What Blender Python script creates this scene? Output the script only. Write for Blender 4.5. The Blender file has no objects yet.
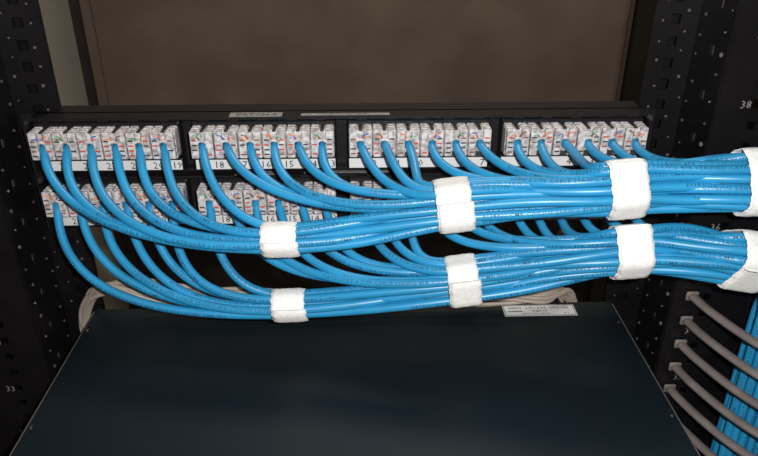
import bpy, bmesh, math, random, bisect
from mathutils import Vector, Matrix
random.seed(7)
H=1.75
sc=bpy.context.scene
COL=sc.collection
try: sc.view_settings.view_transform='Standard'
except Exception: pass

# ---------------------------------------------------------------- materials
def mat(name,col,rough=.5,metal=0.,spec=.5,var=0.,vscale=60.,bump=0.,bscale=300.,col2=None,coat=0.,vdetail=4,sheen=0.):
    m=bpy.data.materials.new(name); m.use_nodes=True
    nt=m.node_tree; b=nt.nodes['Principled BSDF']
    b.inputs['Base Color'].default_value=(*col,1); b.inputs['Roughness'].default_value=rough
    b.inputs['Metallic'].default_value=metal; b.inputs['Specular IOR Level'].default_value=spec
    b.inputs['Coat Weight'].default_value=coat; b.inputs['Sheen Weight'].default_value=sheen
    tc=nt.nodes.new('ShaderNodeTexCoord')
    if var>0 or col2:
        n=nt.nodes.new('ShaderNodeTexNoise'); n.inputs['Scale'].default_value=vscale; n.inputs['Detail'].default_value=vdetail
        nt.links.new(tc.outputs['Object'],n.inputs['Vector'])
        r=nt.nodes.new('ShaderNodeValToRGB')
        c2=col2 if col2 else tuple(c*(1-var) for c in col)
        r.color_ramp.elements[0].position=.35; r.color_ramp.elements[1].position=.65
        r.color_ramp.elements[0].color=(*c2,1); r.color_ramp.elements[1].color=(*col,1)
        nt.links.new(n.outputs['Fac'],r.inputs['Fac']); nt.links.new(r.outputs['Color'],b.inputs['Base Color'])
    if bump>0:
        n=nt.nodes.new('ShaderNodeTexNoise'); n.inputs['Scale'].default_value=bscale; n.inputs['Detail'].default_value=5
        nt.links.new(tc.outputs['Object'],n.inputs['Vector'])
        bp=nt.nodes.new('ShaderNodeBump'); bp.inputs['Strength'].default_value=bump; bp.inputs['Distance'].default_value=.001
        nt.links.new(n.outputs['Fac'],bp.inputs['Height']); nt.links.new(bp.outputs['Normal'],b.inputs['Normal'])
    return m
M={}
M['blue']=mat('cable_jacket_blue',(.022,.290,.56),.36,spec=.55,var=.18,vscale=25)
M['ink']=mat('cable_print_ink',(.006,.075,.16),.6)
M['velcro']=mat('velcro_white',(.88,.875,.85),.95,spec=.1,var=.10,vscale=420,bump=.5,bscale=1300,sheen=.2)
M['black']=mat('black_powdercoat',(.007,.006,.007),.42,spec=.35,bump=.25,bscale=900)
M['post']=mat('rack_post_black',(.007,.006,.007),.36,spec=.4,var=.4,vscale=30,bump=.2,bscale=700)
M['chassis']=mat('chassis_navy_paint',(.0042,.0098,.0138),.42,spec=.42,col2=(.0030,.0072,.0104),vscale=9,bump=.15,bscale=1500)
M['steel']=mat('screw_steel',(.5,.5,.5),.3,metal=1)
M['clear']=mat('jack_polycarbonate',(.66,.635,.63),.22,spec=.6,col2=(.30,.275,.27),vscale=330,vdetail=2)
M['slot']=mat('jack_slot_dark',(.03,.028,.03),.5)
M['white']=mat('label_white',(.66,.66,.65),.6,var=.08,vscale=80)
M['lab2']=mat('sticker_grey',(.30,.29,.28),.6,var=.4,vscale=300)
M['txt']=mat('label_text_black',(.01,.01,.01),.6)
M['num']=mat('rack_number_grey',(.20,.19,.18),.6)
M['dust_glint']=mat('rivet_worn_edge_highlight',(.10,.085,.08),.6)  # worn specks on the posts, and the painted highlight on the switch edges
M['w_or']=mat('wire_orange',(.75,.16,.03),.45)
M['w_gr']=mat('wire_green',(.04,.32,.12),.45)
M['w_bl']=mat('wire_blue',(.04,.12,.5),.45)
M['w_br']=mat('wire_brown',(.22,.08,.04),.45)
M['w_rd']=mat('jack_mark_red',(.55,.05,.04),.45)
M['beige']=mat('cord_beige',(.40,.34,.285),.5,var=.25,vscale=40)
M['finger']=mat('manager_plastic_grey',(.20,.17,.16),.5,var=.3,vscale=60)
M['wallb']=mat('wall_paint_beige',(.40,.355,.285),.85,var=.12,vscale=4,bump=.2,bscale=80)
M['brown']=mat('door_brown_veneer',(.188,.138,.104),.7,spec=.25,col2=(.140,.103,.078),vscale=9,bump=.35,bscale=45,vdetail=12)
M['trim']=mat('door_trim_dark',(.035,.027,.02),.6,var=.3,vscale=20)
M['door_low']=mat('door_lower_dark',(.02,.016,.013),.6,var=.3,vscale=10)  # lower part of the door, simply a darker tone
M['floor']=mat('floor_vinyl_grey',(.12,.115,.11),.5,var=.3,vscale=12)
M['ceil']=mat('ceiling_white',(.6,.6,.58),.9,var=.05,vscale=10)

# ---------------------------------------------------------------- mesh builder
class MB:
    def __init__(s): s.v=[];s.f=[];s.m=[];s.mats=[]
    def mi(s,k):
        if k not in s.mats: s.mats.append(k)
        return s.mats.index(k)
    def add(s,vs,fs,k):
        o=len(s.v); s.v+= [tuple(v) for v in vs]; i=s.mi(k)
        for f in fs: s.f.append(tuple(a+o for a in f)); s.m.append(i)
    def box(s,x0,x1,y0,y1,z0,z1,k,b=0.):
        if b<=0:
            vs=[(x,y,z) for x in(x0,x1) for y in(y0,y1) for z in(z0,z1)]
            s.add(vs,[(0,1,3,2),(4,6,7,5),(0,4,5,1),(2,3,7,6),(0,2,6,4),(1,5,7,3)],k); return
        vs=[];ring=[(x0+b,z0),(x1-b,z0),(x1,z0+b),(x1,z1-b),(x1-b,z1),(x0+b,z1),(x0,z1-b),(x0,z0+b)]
        cx,cz=(x0+x1)/2,(z0+z1)/2
        sx=(x1-x0-2*b)/(x1-x0); sz=(z1-z0-2*b)/(z1-z0)
        for (y,q) in ((y0,1),(y0+b,0),(y1-b,0),(y1,1)):
            for (x,z) in ring:
                vs.append((cx+(x-cx)*(sx if q else 1),y,cz+(z-cz)*(sz if q else 1)))
        fs=[tuple(range(8)),tuple(reversed(range(24,32)))]
        for r in range(3):
            for i in range(8):
                j=(i+1)%8; fs.append((r*8+i,(r+1)*8+i,(r+1)*8+j,r*8+j))
        s.add(vs,fs,k)
    def cyl(s,c,ax,r,h,k,n=16,r2=None):
        c=Vector(c);ax=Vector(ax).normalized();r2=r if r2 is None else r2
        a=ax.orthogonal().normalized();b=ax.cross(a)
        vs=[]
        for (o,rr) in ((0,r),(h,r2)):
            for i in range(n):
                t=2*math.pi*i/n; vs.append(c+ax*o+a*math.cos(t)*rr+b*math.sin(t)*rr)
        fs=[tuple(range(n)),tuple(range(n,2*n))]+[(i,(i+1)%n,n+(i+1)%n,n+i) for i in range(n)]
        s.add(vs,fs,k)
    def tube(s,pts,r,k,n=10,flat=1.):
        pts=[Vector(p) for p in pts]; N=len(pts)
        T=[(pts[min(i+1,N-1)]-pts[max(i-1,0)]).normalized() for i in range(N)]
        a=T[0].orthogonal().normalized(); vs=[]
        if abs(flat-1)>1e-6: a=(Vector((0,0,1))-T[0]*T[0].z).normalized()
        for i in range(N):
            a=(a-T[i]*a.dot(T[i])).normalized(); b=T[i].cross(a)
            rr=r[i] if isinstance(r,(list,tuple)) else r
            for j in range(n):
                t=2*math.pi*j/n; vs.append(pts[i]+a*math.cos(t)*rr*flat+b*math.sin(t)*rr)
        fs=[]
        for i in range(N-1):
            for j in range(n):
                q=(j+1)%n; fs.append((i*n+j,i*n+q,(i+1)*n+q,(i+1)*n+j))
        fs.append(tuple(reversed(range(n)))); fs.append(tuple(range((N-1)*n,N*n)))
        s.add(vs,fs,k)
    def plate(s,us,vs_,hole,fn,k):
        vs=[fn(u,v) for u in us for v in vs_]; nv=len(vs_); fs=[]
        for i in range(len(us)-1):
            for j in range(nv-1):
                if not hole(i,j): fs.append((i*nv+j,(i+1)*nv+j,(i+1)*nv+j+1,i*nv+j+1))
        s.add(vs,fs,k)
    def obj(s,name,parent=None,smooth=False,solid=0.,lift=True):
        me=bpy.data.meshes.new(name)
        me.from_pydata([(x,y,z+(H if lift else 0)) for x,y,z in s.v],[],s.f)
        for k in s.mats: me.materials.append(M[k])
        me.polygons.foreach_set('material_index',s.m)
        if smooth: me.polygons.foreach_set('use_smooth',[True]*len(s.f))
        me.update()
        o=bpy.data.objects.new(name,me); COL.objects.link(o)
        if solid:
            md=o.modifiers.new('solid','SOLIDIFY'); md.thickness=solid; md.offset=0
        if parent: o.parent=parent
        return o
def empty(name):
    e=bpy.data.objects.new(name,None); COL.objects.link(e); e.empty_display_size=.05; return e

_tc={}
def textmesh(t,res=1,cuts=False):
    if (t,cuts) in _tc: return _tc[(t,cuts)]
    cu=bpy.data.curves.new('t','FONT'); cu.body=t; cu.size=1; cu.resolution_u=res
    if cuts: cu.offset=.006; cu.space_character=1.12
    o=bpy.data.objects.new('t',cu); COL.objects.link(o)
    bpy.context.view_layer.update()
    dg=bpy.context.evaluated_depsgraph_get(); me=bpy.data.meshes.new_from_object(o.evaluated_get(dg))
    if cuts:   # slice horizontally so the lettering can wrap round a cable
        bm=bmesh.new(); bm.from_mesh(me); y=-.2
        while y<.95:
            bmesh.ops.bisect_plane(bm,geom=bm.verts[:]+bm.edges[:]+bm.faces[:],plane_co=(0,y,0),plane_no=(0,1,0)); y+=.13
        bm.to_mesh(me); bm.free()
    vs=[(v.co.x,v.co.y) for v in me.vertices]; fs=[tuple(p.vertices) for p in me.polygons]
    bpy.data.objects.remove(o); bpy.data.curves.remove(cu); bpy.data.meshes.remove(me)
    w=max([v[0] for v in vs] or [0])
    _tc[(t,cuts)]=(vs,fs,w); return _tc[(t,cuts)]
def put_text(mb,t,org,right,up,size,k,center=True):
    vs,fs,w=textmesh(t); org=Vector(org);right=Vector(right);up=Vector(up)
    ox=w/2 if center else 0
    mb.add([org+right*((x-ox)*size)+up*((y-.35)*size) for x,y in vs],fs,k)

# ---------------------------------------------------------------- room
def slab(name,x0,x1,y0,y1,z0,z1,k,parent=None):
    b=MB(); b.box(x0,x1,y0,y1,z0,z1,k); return b.obj(name,parent,lift=False)
slab('floor',-1.7,1.7,-1.4,1.5,-.05,0,'floor')
slab('ceiling',-1.7,1.7,-1.4,1.5,2.7,2.75,'ceil')
slab('wall_back',-1.7,1.7,1.42,1.5,0,2.7,'wallb')
slab('wall_front',-1.7,1.7,-1.5,-1.4,0,2.7,'wallb')
slab('wall_left',-1.8,-1.7,-1.4,1.5,0,2.7,'wallb')
slab('wall_right',1.7,1.8,-1.4,1.5,0,2.7,'wallb')
d=MB()
d.box(-.52,.524,1.362,1.40,1.300,2.1,'brown'); d.box(-.52,.524,1.362,1.40,.005,1.300,'door_low')
d.box(-.500,.515,1.359,1.362,1.318,2.05,'brown',.0015); d.box(-.50,.515,1.359,1.362,.1,1.27,'door_low',.0015)
d.cyl((.45,1.359,1.02),(0,-1,0),.022,.01,'steel'); d.cyl((.45,1.349,1.02),(0,-1,0),.009,.04,'steel')
d.tube([(.45,1.31,1.02),(.42,1.305,1.02),(.34,1.305,1.02)],.009,'steel')
d.obj('door_1',lift=False)
slab('trim_1',.528,.62,1.35,1.415,0,2.2,'trim')
slab('trim_2',-.545,-.524,1.375,1.415,0,2.13,'trim')

# ---------------------------------------------------------------- rack
rack=empty('equipment_rack')
XC=-.0065; INN=.2205; U=.048
Z38=-.149
def zU(n): return Z38-(38-n)*U
NU=list(range(7,43))
def zrows():
    vs=[-H+.04]; holes=[]
    for n in NU:
        for k,o in enumerate((-.016,0,.016)):
            z=zU(n)+o
            if z-.006<vs[-1]+.002: continue
            vs+= [z-.0036,z+.0036]; holes.append(len(vs)-2)
    vs.append(zU(42)+.03); return vs,set(holes)
zs,hset=zrows()
ztop=zs[-1]
for sgn,nm in ((-1,'post_left'),(1,'post_right')):
    b=MB()
    xi=XC+sgn*INN; xw=xi+sgn*.034; xo=xw+sgn*.062
    us=[xi,xi+sgn*.0125,xi+sgn*.0197,xw]
    b.plate(us,zs,lambda i,j:i==1 and j in hset,lambda u,v:(u,.5165,v),'post')
    b.plate([xi+sgn*.004,xw],[-H+.04,ztop],lambda i,j:False,lambda u,v:(u,.528,v),'post')
    b.plate([.465,.484,.4905,.5165],zs,lambda i,j:i==1 and j in hset and j%4==1,lambda u,v:(xw,u,v),'post')
    us=[xw,xw+sgn*.024,xw+sgn*.0300,xo]
    b.plate(us,zs,lambda i,j:i==1 and j in hset,lambda u,v:(u,.465,v),'post')
    b.plate([.465,.50,.54],[-H+.04,ztop],lambda i,j:False,lambda u,v:(xo,u,v),'post')
    b.obj(nm,rack,solid=.0022)
    t=MB()
    for n in NU:
        put_text(t,str(n),(xw+.0195 if sgn>0 else xw-.034,.4635,zU(n)),(1,0,0),(0,0,1),.0080,'num')
    for n in NU:
        for q in range(3):
            zz=zU(n)+(q-1)*.016+random.uniform(-.003,.003)
            t.cyl((xw-sgn*.0012,.470+random.random()*.006,zz),(-sgn,0,0),random.uniform(.0006,.0017),.0006,random.choice(['dust_glint','num']),8)
            t.cyl((xw-sgn*.0012,.505+random.random()*.006,zz+.006),(-sgn,0,0),random.uniform(.0006,.0014),.0006,'dust_glint',8)
            t.cyl((xi+sgn*random.uniform(.005,.009),.5152,zz),(0,-1,0),random.uniform(.0006,.0013),.0006,'dust_glint',8)
            t.cyl((xi+sgn*random.uniform(.022,.03),.5152,zz+.007),(0,-1,0),random.uniform(.0005,.0012),.0006,'dust_glint',8)
    t.obj(nm+'_numbers',rack)
b=MB()
b.box(XC-.32,XC+.32,.465,.54,ztop-.002,ztop+.045,'post',.004)
b.box(XC-.32,XC+.32,.30,.72,-H,-H+.042,'post',.004)
b.obj('crossbars',rack)

# ---------------------------------------------------------------- patch panels
PC=-.0145
gx0=PC-.2265
pitch=.01755
jack_x=[]
for g in range(4):
    base=gx0+g*(.4530-6*pitch)/3
    for i in range(6): jack_x.append(base+(i+.5)*pitch)
def build_panel(zt):
    root=empty('patch_panel')
    b=MB()
    zb=zt-.0440
    b.box(PC-.2415,PC+.2415,.510,.5135,zb,zt,'black',.0008)
    b.box(PC-.2415+.012,PC+.2415-.012,.497,.530,zt-.0022,zt,'black',.0006)
    b.box(PC-.229,PC+.229,.500,.511,zb,zb+.0025,'black',.0006)
    for g in range(4):
        x0=jack_x[g*6]-pitch/2-.001; x1=jack_x[g*6+5]+pitch/2+.001
        b.box(x0,x1,.499,.510,zb+.013,zt-.0035,'black',.0008)
        b.box(x0,x1,.4965,.510,zb+.0015,zb+.0125,'black',.0006)
        for k in range(5):
            xx=x0+(k+.5)*(x1-x0)/5
            b.box(xx-.004,xx+.004,.4945,.4975,zt-.0016,zt-.0004,'black')
    for sx in (-1,1):
        for zz in (zb+.0075,zt-.0075):
            b.cyl((PC+sx*.2345,.510,zz),(0,-1,0),.0042,.0022,'steel',14,.0034)
            b.box(PC+sx*.2345-.003,PC+sx*.2345+.003,.5075,.5079,zz-.0005,zz+.0005,'slot')
        b.box(PC+sx*.2295-.001,PC+sx*.2295+.001,.49,.510,zb+.004,zt-.004,'black')
    b.obj('chassis',root)
    j=MB()
    wires=['w_or','w_gr','w_bl','w_br','w_or','w_rd']
    for i,x in enumerate(jack_x):
        zt1=zt-.0065; z0=zt1-.0220; w=.0086
        j.box(x-w,x+w,.488,.503,z0,zt1-.0008,'clear',.0008)
        for sx in (-1,1):
            xa=x+sx*.0054
            j.box(xa-.0028,xa+.0028,.4835,.503,z0+.0015,zt1-.0028,'clear',.0005)
            for k in range(5):
                y=.4838+k*.0044
                j.box(xa-.0028,xa+.0028,y,y+.0028,zt1-.0036,zt1+.0002,'clear',.0003)
            for k in range(4):
                y=.4868+k*.0044
                if random.random()<.5:
                    j.tube([(xa-sx*.003,y,zt1-.0030),(xa,y,zt1-.0008),(xa+sx*.0030,y,zt1-.0013)],.0006,random.choice(wires),6)
            for k in range(4):
                zz=z0+.0042+k*.0037
                j.box(xa-.0018,xa+.0018,.4831,.4838,zz,zz+.0010,random.choice(['slot','w_rd','slot','clear','clear','w_br']))
        j.tube([(x+.0046*math.cos(a),.4845,zt1-.0115+.0046*math.sin(a)) for a in [k*math.pi/8 for k in range(17)]],.0011,'clear',6)
        j.box(x-.0022,x+.0022,.4855,.489,z0+.0005,z0+.005,'slot')
        j.box(x-.0013,x+.0013,.487,.500,zt1-.0012,zt1-.0004,'slot')
        for k in range(2):
            sx=random.choice((-1,1))
            j.tube([(x+sx*.001,.486,zt1-.007),(x+sx*.003,.4838,zt1-.003-k*.001),(x+sx*.0058,.4832,zt1-.002-k*.003)],.0005,wires[(i+k*2)%5],6)
    j.obj('keystone_jacks',root)
    l=MB()
    for g in range(4):
        x0=jack_x[g*6]-pitch/2; x1=jack_x[g*6+5]+pitch/2
        l.box(x0,x1,.4959,.4966,zb+.0036,zb+.0112,'white')
        for k in range(6):
            n=24-(g*6+k)
            xn=jack_x[g*6+k]+(.0085 if k<5 else .005)
            put_text(l,str(n),(xn,.4956,zb+.0074),(1,0,0),(0,0,1),.0078,'txt')
    l.box(PC-.083,PC-.044,.4985,.508,zt,zt+.0002,'lab2')
    l.box(PC-.030,PC+.036,.5005,.5050,zt,zt+.0002,'lab2')
    put_text(l,'PATCH 6',(PC-.063,.503,zt+.0003),(1,0,0),(0,1,0),.0075,'txt')
    put_text(l,'24 PORT UNLOADED',(PC+.003,.5028,zt+.0003),(1,0,0),(0,1,0),.0035,'txt')
    l.obj('labels',root)
    return root
ZP1=-.1665; ZP2=ZP1-.0465
build_panel(ZP1); build_panel(ZP2)

# ---------------------------------------------------------------- cable bundles
CR=.0032
def slots(n,asp,p):
    pts=[]
    for i in range(-8,9):
        for j in range(-8,9):
            a=(i+(.5 if j%2 else 0))*p; c=j*p*.866
            pts.append((math.hypot(a*asp**.5,(c)/asp**.5)+random.random()*1e-5,a,c))
    pts.sort(); s=[(a,c) for _,a,c in pts[:n]]
    ma=sum(q[0] for q in s)/n; mc=sum(q[1] for q in s)/n
    s=[(a-ma,c-mc) for a,c in s]
    s.sort(key=lambda q:q[1]-.25*q[0])
    return s
def frame(T):
    T=T.normalized(); f=Vector((0,-1,0)); f=(f-T*f.dot(T)).normalized(); return T,f,f.cross(T)
def hermite(a,ta,b,tb,n):
    out=[]
    for i in range(n):
        t=i/n; t2=t*t;t3=t2*t
        out.append(a*(2*t3-3*t2+1)+ta*(t3-2*t2+t)+b*(-2*t3+3*t2)+tb*(t3-t2))
    return out
def bez(a,b,c,d,n):
    out=[]
    for i in range(n):
        t=i/n;u=1-t; out.append(a*u**3+b*3*u*u*t+c*3*u*t*t+d*t**3)
    return out
STRS=["CATEGORY 6 UTP CABLE 23AWG 4PR C(UL)US LISTED CMR 75C","E138922 CMR C(UL)US 23AWG 4PR VERIFIED CATEGORY 6 UTP"]
def hull(P):
    P=sorted(set(P))
    def half(Q):
        h=[]
        for p in Q:
            while len(h)>1 and (h[-1][0]-h[-2][0])*(p[1]-h[-2][1])-(h[-1][1]-h[-2][1])*(p[0]-h[-2][0])<=0: h.pop()
            h.append(p)
        return h
    a=half(P); b=half(P[::-1]); return a[:-1]+b[:-1]
def strap(center,T,sl,width,seedang):
    T,f,u=frame(T)
    P=[]
    for a,c in sl:
        for k in range(28):
            t=2*math.pi*k/28; P.append((a+(CR+.0004)*math.cos(t),c+(CR+.0004)*math.sin(t)))
    h=hull(P); n=len(h)
    L=[0]
    for i in range(n):
        p,q=h[i],h[(i+1)%n]; L.append(L[-1]+math.hypot(q[0]-p[0],q[1]-p[1]))
    def at0(s):
        s%=L[-1]
        i=min(n-1,max(0,bisect.bisect_right(L,s)-1))
        t=(s-L[i])/(L[i+1]-L[i]+1e-12); p,q=h[i],h[(i+1)%n]
        return (p[0]+(q[0]-p[0])*t,p[1]+(q[1]-p[1])*t)
    def at(s):
        q=[at0(s+d) for d in (-.003,-.0015,0,.0015,.003)]
        return (sum(a[0] for a in q)/5,sum(a[1] for a in q)/5)
    TH=.0012; b=MB()
    tot=L[-1]; over=.42*tot; N=140
    verts=[];NW=9
    m=N+1
    for i in range(m):
        s=seedang*tot+(tot+over)*i/N
        p=at(s)
        p1=at(s+.002);p0=at(s-.002)
        tx,tz=p1[0]-p0[0],p1[1]-p0[1]; l=math.hypot(tx,tz) or 1; nx,nz=tz/l,-tx/l
        lay=(s-seedang*tot)/tot
        ov=max(0.,min(1.,(lay-.93)/.07))
        off=.0002+ov*TH*1.15
        jw=.0003*math.sin(i*.7)+.0002*math.sin(i*1.9)
        for (hh) in (0,TH):
            for k in range(NW):
                w=(k/(NW-1)-.5)*width
                edge=1-.55*(abs(k/(NW-1)-.5)*2)**8
                o=off+hh*edge+(.00015*math.sin(i*.9+k*2.1) if hh else 0)
                q=Vector(center)+T*(w+(jw if k in(0,NW-1) else 0)+.0012*ov)+f*(p[0]+nx*o)+u*(p[1]+nz*o)
                verts.append(q)
    R=2*NW; fs=[]
    for i in range(m-1):
        A=i*R;B=(i+1)*R
        for k in range(NW-1):
            fs.append((A+k,A+k+1,B+k+1,B+k)); fs.append((A+NW+k,B+NW+k,B+NW+k+1,A+NW+k+1))
        fs.append((A,B,B+NW,A+NW)); fs.append((A+NW-1,A+2*NW-1,B+2*NW-1,B+NW-1))
    for A in (0,(m-1)*R):
        for k in range(NW-1): fs.append((A+k,A+NW+k,A+NW+k+1,A+k+1))
    b.add(verts,fs,'velcro')
    b.obj('velcro_strap',smooth=True)

def bundle(stations,zjack,droop):
    sl=[slots(s[2],s[3],s[4]) for s in stations]
    root=empty('network_cable_bundle')
    c=MB(); tx=MB()
    for k in range(24):
        x=jack_x[k]
        first=next(i for i,s in enumerate(stations) if s[2]>k)
        def sp(i):
            T,f,u=frame(Vector(stations[i][1])); a,cc=sl[i][k]
            return Vector(stations[i][0])+f*a+u*cc,T
        P0=Vector((x,.489,zjack)); P3,T3=sp(first)
        dx=P3.x-x
        P1=P0+Vector((.005+random.uniform(-.007,.006),-.034-random.uniform(0,.014),-droop(k)+random.uniform(-.008,.007)))
        P2=P3-T3*max(.03,dx*random.uniform(.48,.62))+Vector((0,random.uniform(-.004,.004),random.uniform(-.004,.004)))
        pts=bez(P0,P1,P2,P3,30)
        for i in range(first,len(stations)-1):
            A,TA=sp(i);B,TB=sp(i+1);dl=(B-A).length
            jf=Vector((0,random.uniform(-1,1),random.uniform(-1,1)))*.0024
            seg=hermite(A,TA*dl,B,TB*dl,22 if i<len(stations)-2 else 6)
            n=len(seg); pts+= [p+jf*math.sin(math.pi*q/n)**2 for q,p in enumerate(seg)]
        pts.append(sp(len(stations)-1)[0])
        c.tube(pts,CR,'blue',16)
        cum=[0]
        for i in range(1,len(pts)): cum.append(cum[-1]+(pts[i]-pts[i-1]).length)
        vs,fs,w=textmesh(STRS[k%2],1,True); size=.0042
        ang=random.uniform(-.6,.6); s=random.uniform(.03,.12)
        D=Vector((0,-.85,.53))
        smax=min(cum[-1],.85)
        while s+w*size<smax:
            out=[]
            for (vx,vy) in vs:
                q=s+vx*size; i=max(1,min(len(cum)-1,bisect.bisect_left(cum,q)))
                t=(q-cum[i-1])/(cum[i]-cum[i-1]+1e-9)
                C=pts[i-1].lerp(pts[i],t)
                T=((pts[min(i+1,len(pts)-1)]-pts[i-1])*t+(pts[i]-pts[max(i-2,0)])*(1-t)).normalized()
                nn=(D-T*D.dot(T)).normalized(); bb=nn.cross(T)
                ph=(vy-.35)*size*.85/CR+ang
                out.append(C+(nn*math.cos(ph)+bb*math.sin(ph))*(CR+.00009))
            tx.add(out,fs,'ink')
            s+=w*size+random.uniform(.05,.14)
    c.obj('cables',root,smooth=True); tx.obj('jacket_print',root)
    for i,s in enumerate(stations):
        if s[5]>0: strap(s[0],Vector(s[1]),sl[i],s[5],.12+.09*(i%3))

up=[((-.0575,.430,-.2320),(1,0,.02),7,1.15,.0076,.0245),
    (( .0620,.430,-.2070),(1,0,.12),15,1.50,.0070,.0235),
    (( .1730,.420,-.1925),(1,0,.09),21,1.05,.0066,.0225),
    (( .2570,.410,-.1840),(1,0,.0),24,1.0,.0066,.0255),
    (( .305,.418,-.190),(1,.1,-.35),24,1.0,.0067,0),
    (( .3560,.43,-.265),(0,0,-1),24,1.0,.0067,0),
    (( .3560,.43,-.62),(0,0,-1),24,1.0,.0067,0),
    (( .3560,.43,-1.66),(0,0,-1),24,1.0,.0067,0)]
bundle(up,ZP1-.0175,lambda k:.034 if k<6 else (.022 if k<12 else .014))
lo=[((-.0555,.440,-.2935),(1,0,.03),7,1.15,.0076,.0245),
    (( .0715,.430,-.2670),(1,0,.13),15,1.35,.0070,.0215),
    (( .1845,.420,-.2400),(1,0,.08),21,1.05,.0067,.0225),
    (( .2600,.404,-.2375),(1,-.02,-.18),24,1.0,.0067,.0255),
    (( .3130,.425,-.305),(0,0,-1),24,1.0,.0067,0),
    (( .3130,.43,-.62),(0,0,-1),24,1.0,.0067,0),
    (( .3130,.43,-1.66),(0,0,-1),24,1.0,.0067,0)]
bundle(lo,ZP2-.0175,lambda k:.050 if k<6 else (.045 if k<12 else .034))

# ---------------------------------------------------------------- beige cords
b=MB()
for i in range(9):
    r=lambda a:random.uniform(-a,a)
    y=.488+r(.006)
    P=[Vector((-.240+r(.005),.504+r(.005),-.56)),Vector((-.240+r(.006),.504+r(.005),-.40)),Vector((-.236+r(.005),.500+r(.003),-.340+r(.004))),Vector((-.212+r(.008),y,-.310+r(.012))),Vector((-.165,y,-.312+r(.012))),
       Vector((-.10,y,-.320+r(.009))),Vector((.0,y,-.325+r(.006))),Vector((.10,y,-.322+r(.008))),Vector((.15,y,-.322+r(.004))),Vector((.175+r(.006),.504,-.330+r(.003))),Vector((.185+r(.006),.5075,-.38+r(.01))),Vector((.185,.5085,-.56))]
    pts=[]
    for k in range(len(P)-1):
        a=P[max(k-1,0)];d_=P[min(k+2,len(P)-1)]
        pts+=hermite(P[k],(P[k+1]-a)*.5,P[k+1],(d_-P[k])*.5,10)
    pts.append(P[-1]); b.tube(pts,.0018,'beige',10)
b.obj('patch_cords',smooth=True)

# ---------------------------------------------------------------- switch chassis
sw=empty('network_switch')
b=MB()
X0,X1=-.2265,.2135; ZT=-.335
b.box(X0,X1,.19,.500,ZT-.0436,ZT,'chassis',.0010)
for (xa,xb) in ((X0-.0006,X0+.0003),(X1-.0003,X1+.0006)):
    b.box(xa,xb,.195,.497,ZT-.012,ZT-.0008,'dust_glint')  # lighter strips paint a highlight along the side edges
b.obj('chassis',sw)
b=MB()
b.box(X0-.0225,X1+.0225,.187,.190,ZT-.0436,ZT,'chassis',.0008)
for i in range(24):
    x=X0+.03+i*.0152; b.box(x-.006,x+.006,.1855,.1875,ZT-.03,ZT-.016,'slot')
b.obj('faceplate',sw)
b=MB()
for sx,x in ((-1,X0),(1,X1)):
    b.box(min(x,x+sx*.0016),max(x,x+sx*.0016),.44,.5155,ZT-.04,ZT-.006,'post')
    b.box(min(x,x+sx*.030),max(x,x+sx*.030),.5135,.5155,ZT-.04,ZT-.006,'post')
    for y in (.455,.48): b.cyl((x+sx*.0016,y,ZT-.015),(sx,0,0),.003,.0015,'steel',12)
for (x,y) in ((-.2235,.47),(-.2235,.36),(.2105,.47),(.2105,.36),(-.01,.493)):
    b.cyl((x,y,ZT),(0,0,1),.0016,.0004,'steel',12)
b.obj('brackets',sw)
l=MB(); lx0,lx1,ly0,ly1=.118,.179,.4795,.4955; z=ZT+.0002
l.box(lx0,lx1,ly0,ly1,ZT,z,'white')
e=.0006
for q in ((lx0+e,lx1-e,ly0+e,ly0+e+.0005),(lx0+e,lx1-e,ly1-e-.0005,ly1-e),(lx0+e,lx0+e+.0005,ly0+e,ly1-e),(lx1-e-.0005,lx1-e,ly0+e,ly1-e),
          (lx0+.004,lx0+.016,ly0+.006,ly0+.0068)):
    l.box(q[0],q[1],q[2],q[3],z,z+.0001,'txt')
z+=.00015
put_text(l,'MODEL: 24-PORT  500M',((lx0+lx1)/2,ly1-.0045,z),(-1,0,0),(0,-1,0),.0048,'txt')
put_text(l,'INPUT',((lx0+lx1)/2,ly0+.0065,z),(1,0,0),(0,1,0),.0045,'txt')
put_text(l,'NETWORK SWITCH',((lx0+lx1)/2-.004,ly0+.0028,z),(1,0,0),(0,1,0),.0026,'txt')
put_text(l,'A-1',(lx1-.009,ly0+.004,z),(1,0,0),(0,1,0),.0035,'txt')
l.obj('rating_label',sw)

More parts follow.
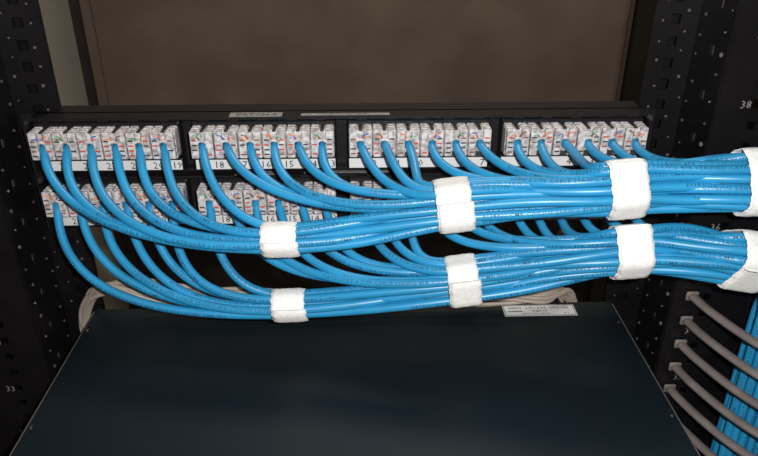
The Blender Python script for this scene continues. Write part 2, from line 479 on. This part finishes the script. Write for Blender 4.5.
# ---------------------------------------------------------------- vertical manager
vm=empty('vertical_cable_manager')
b=MB()
b.box(.3115,.42,.4675,.4700,-H+.045,.25,'black'); b.box(.417,.42,.33,.4700,-H+.045,.25,'black')
b.obj('trough',vm)
b=MB()
z=-.306
while z>-1.6:
    P=[Vector(p) for p in ((.262,.4615,z),(.268,.440,z-.001),(.281,.405,z-.001),(.296,.378,z),(.316,.358,z+.001),(.345,.349,z+.001),(.375,.347,z+.001))]
    pts=[]
    for k in range(len(P)-1):
        a=P[max(k-1,0)];d_=P[min(k+2,len(P)-1)]
        pts+=hermite(P[k],(P[k+1]-a)*.5,P[k+1],(d_-P[k])*.5,7)
    pts.append(P[-1])
    b.tube(pts,.0040,'finger',12,flat=.7)
    b.tube([(.375,.347,z-.007),(.376,.347,z),(.375,.347,z+.008)],.0035,'finger',10)
    b.box(.257,.267,.4608,.4634,z-.004,z+.004,'finger',.0008)
    z-=.0235
b.obj('fingers',vm,smooth=True)

# ---------------------------------------------------------------- lights
def light(name,kind,loc,power,size,rot=(0,0,0),col=(1,1,1)):
    ld=bpy.data.lights.new(name,kind); ld.energy=power; ld.color=col
    if kind=='AREA': ld.shape='DISK'; ld.size=size
    else: ld.shadow_soft_size=size
    o=bpy.data.objects.new(name,ld); o.location=loc; o.rotation_euler=rot; COL.objects.link(o); return o
light('phone_flash','POINT',(.030,-.005,H+.020),13.8,.006,col=(1,.985,.97))
light('ceiling_lamp','AREA',(.1,.9,2.65),7,.5,col=(1,.9,.8))
w=bpy.data.worlds.new('world'); sc.world=w; w.use_nodes=True
w.node_tree.nodes['Background'].inputs[0].default_value=(.5,.5,.55,1); w.node_tree.nodes['Background'].inputs[1].default_value=.05

# ---------------------------------------------------------------- camera
cd=bpy.data.cameras.new('camera'); cd.sensor_width=36; cd.lens=700*36/758; cd.clip_start=.01
co=bpy.data.objects.new('camera',cd); co.location=(0,0,H)
co.rotation_euler=(math.radians(90-27.58),0,math.radians(-1.55)); COL.objects.link(co); sc.camera=co
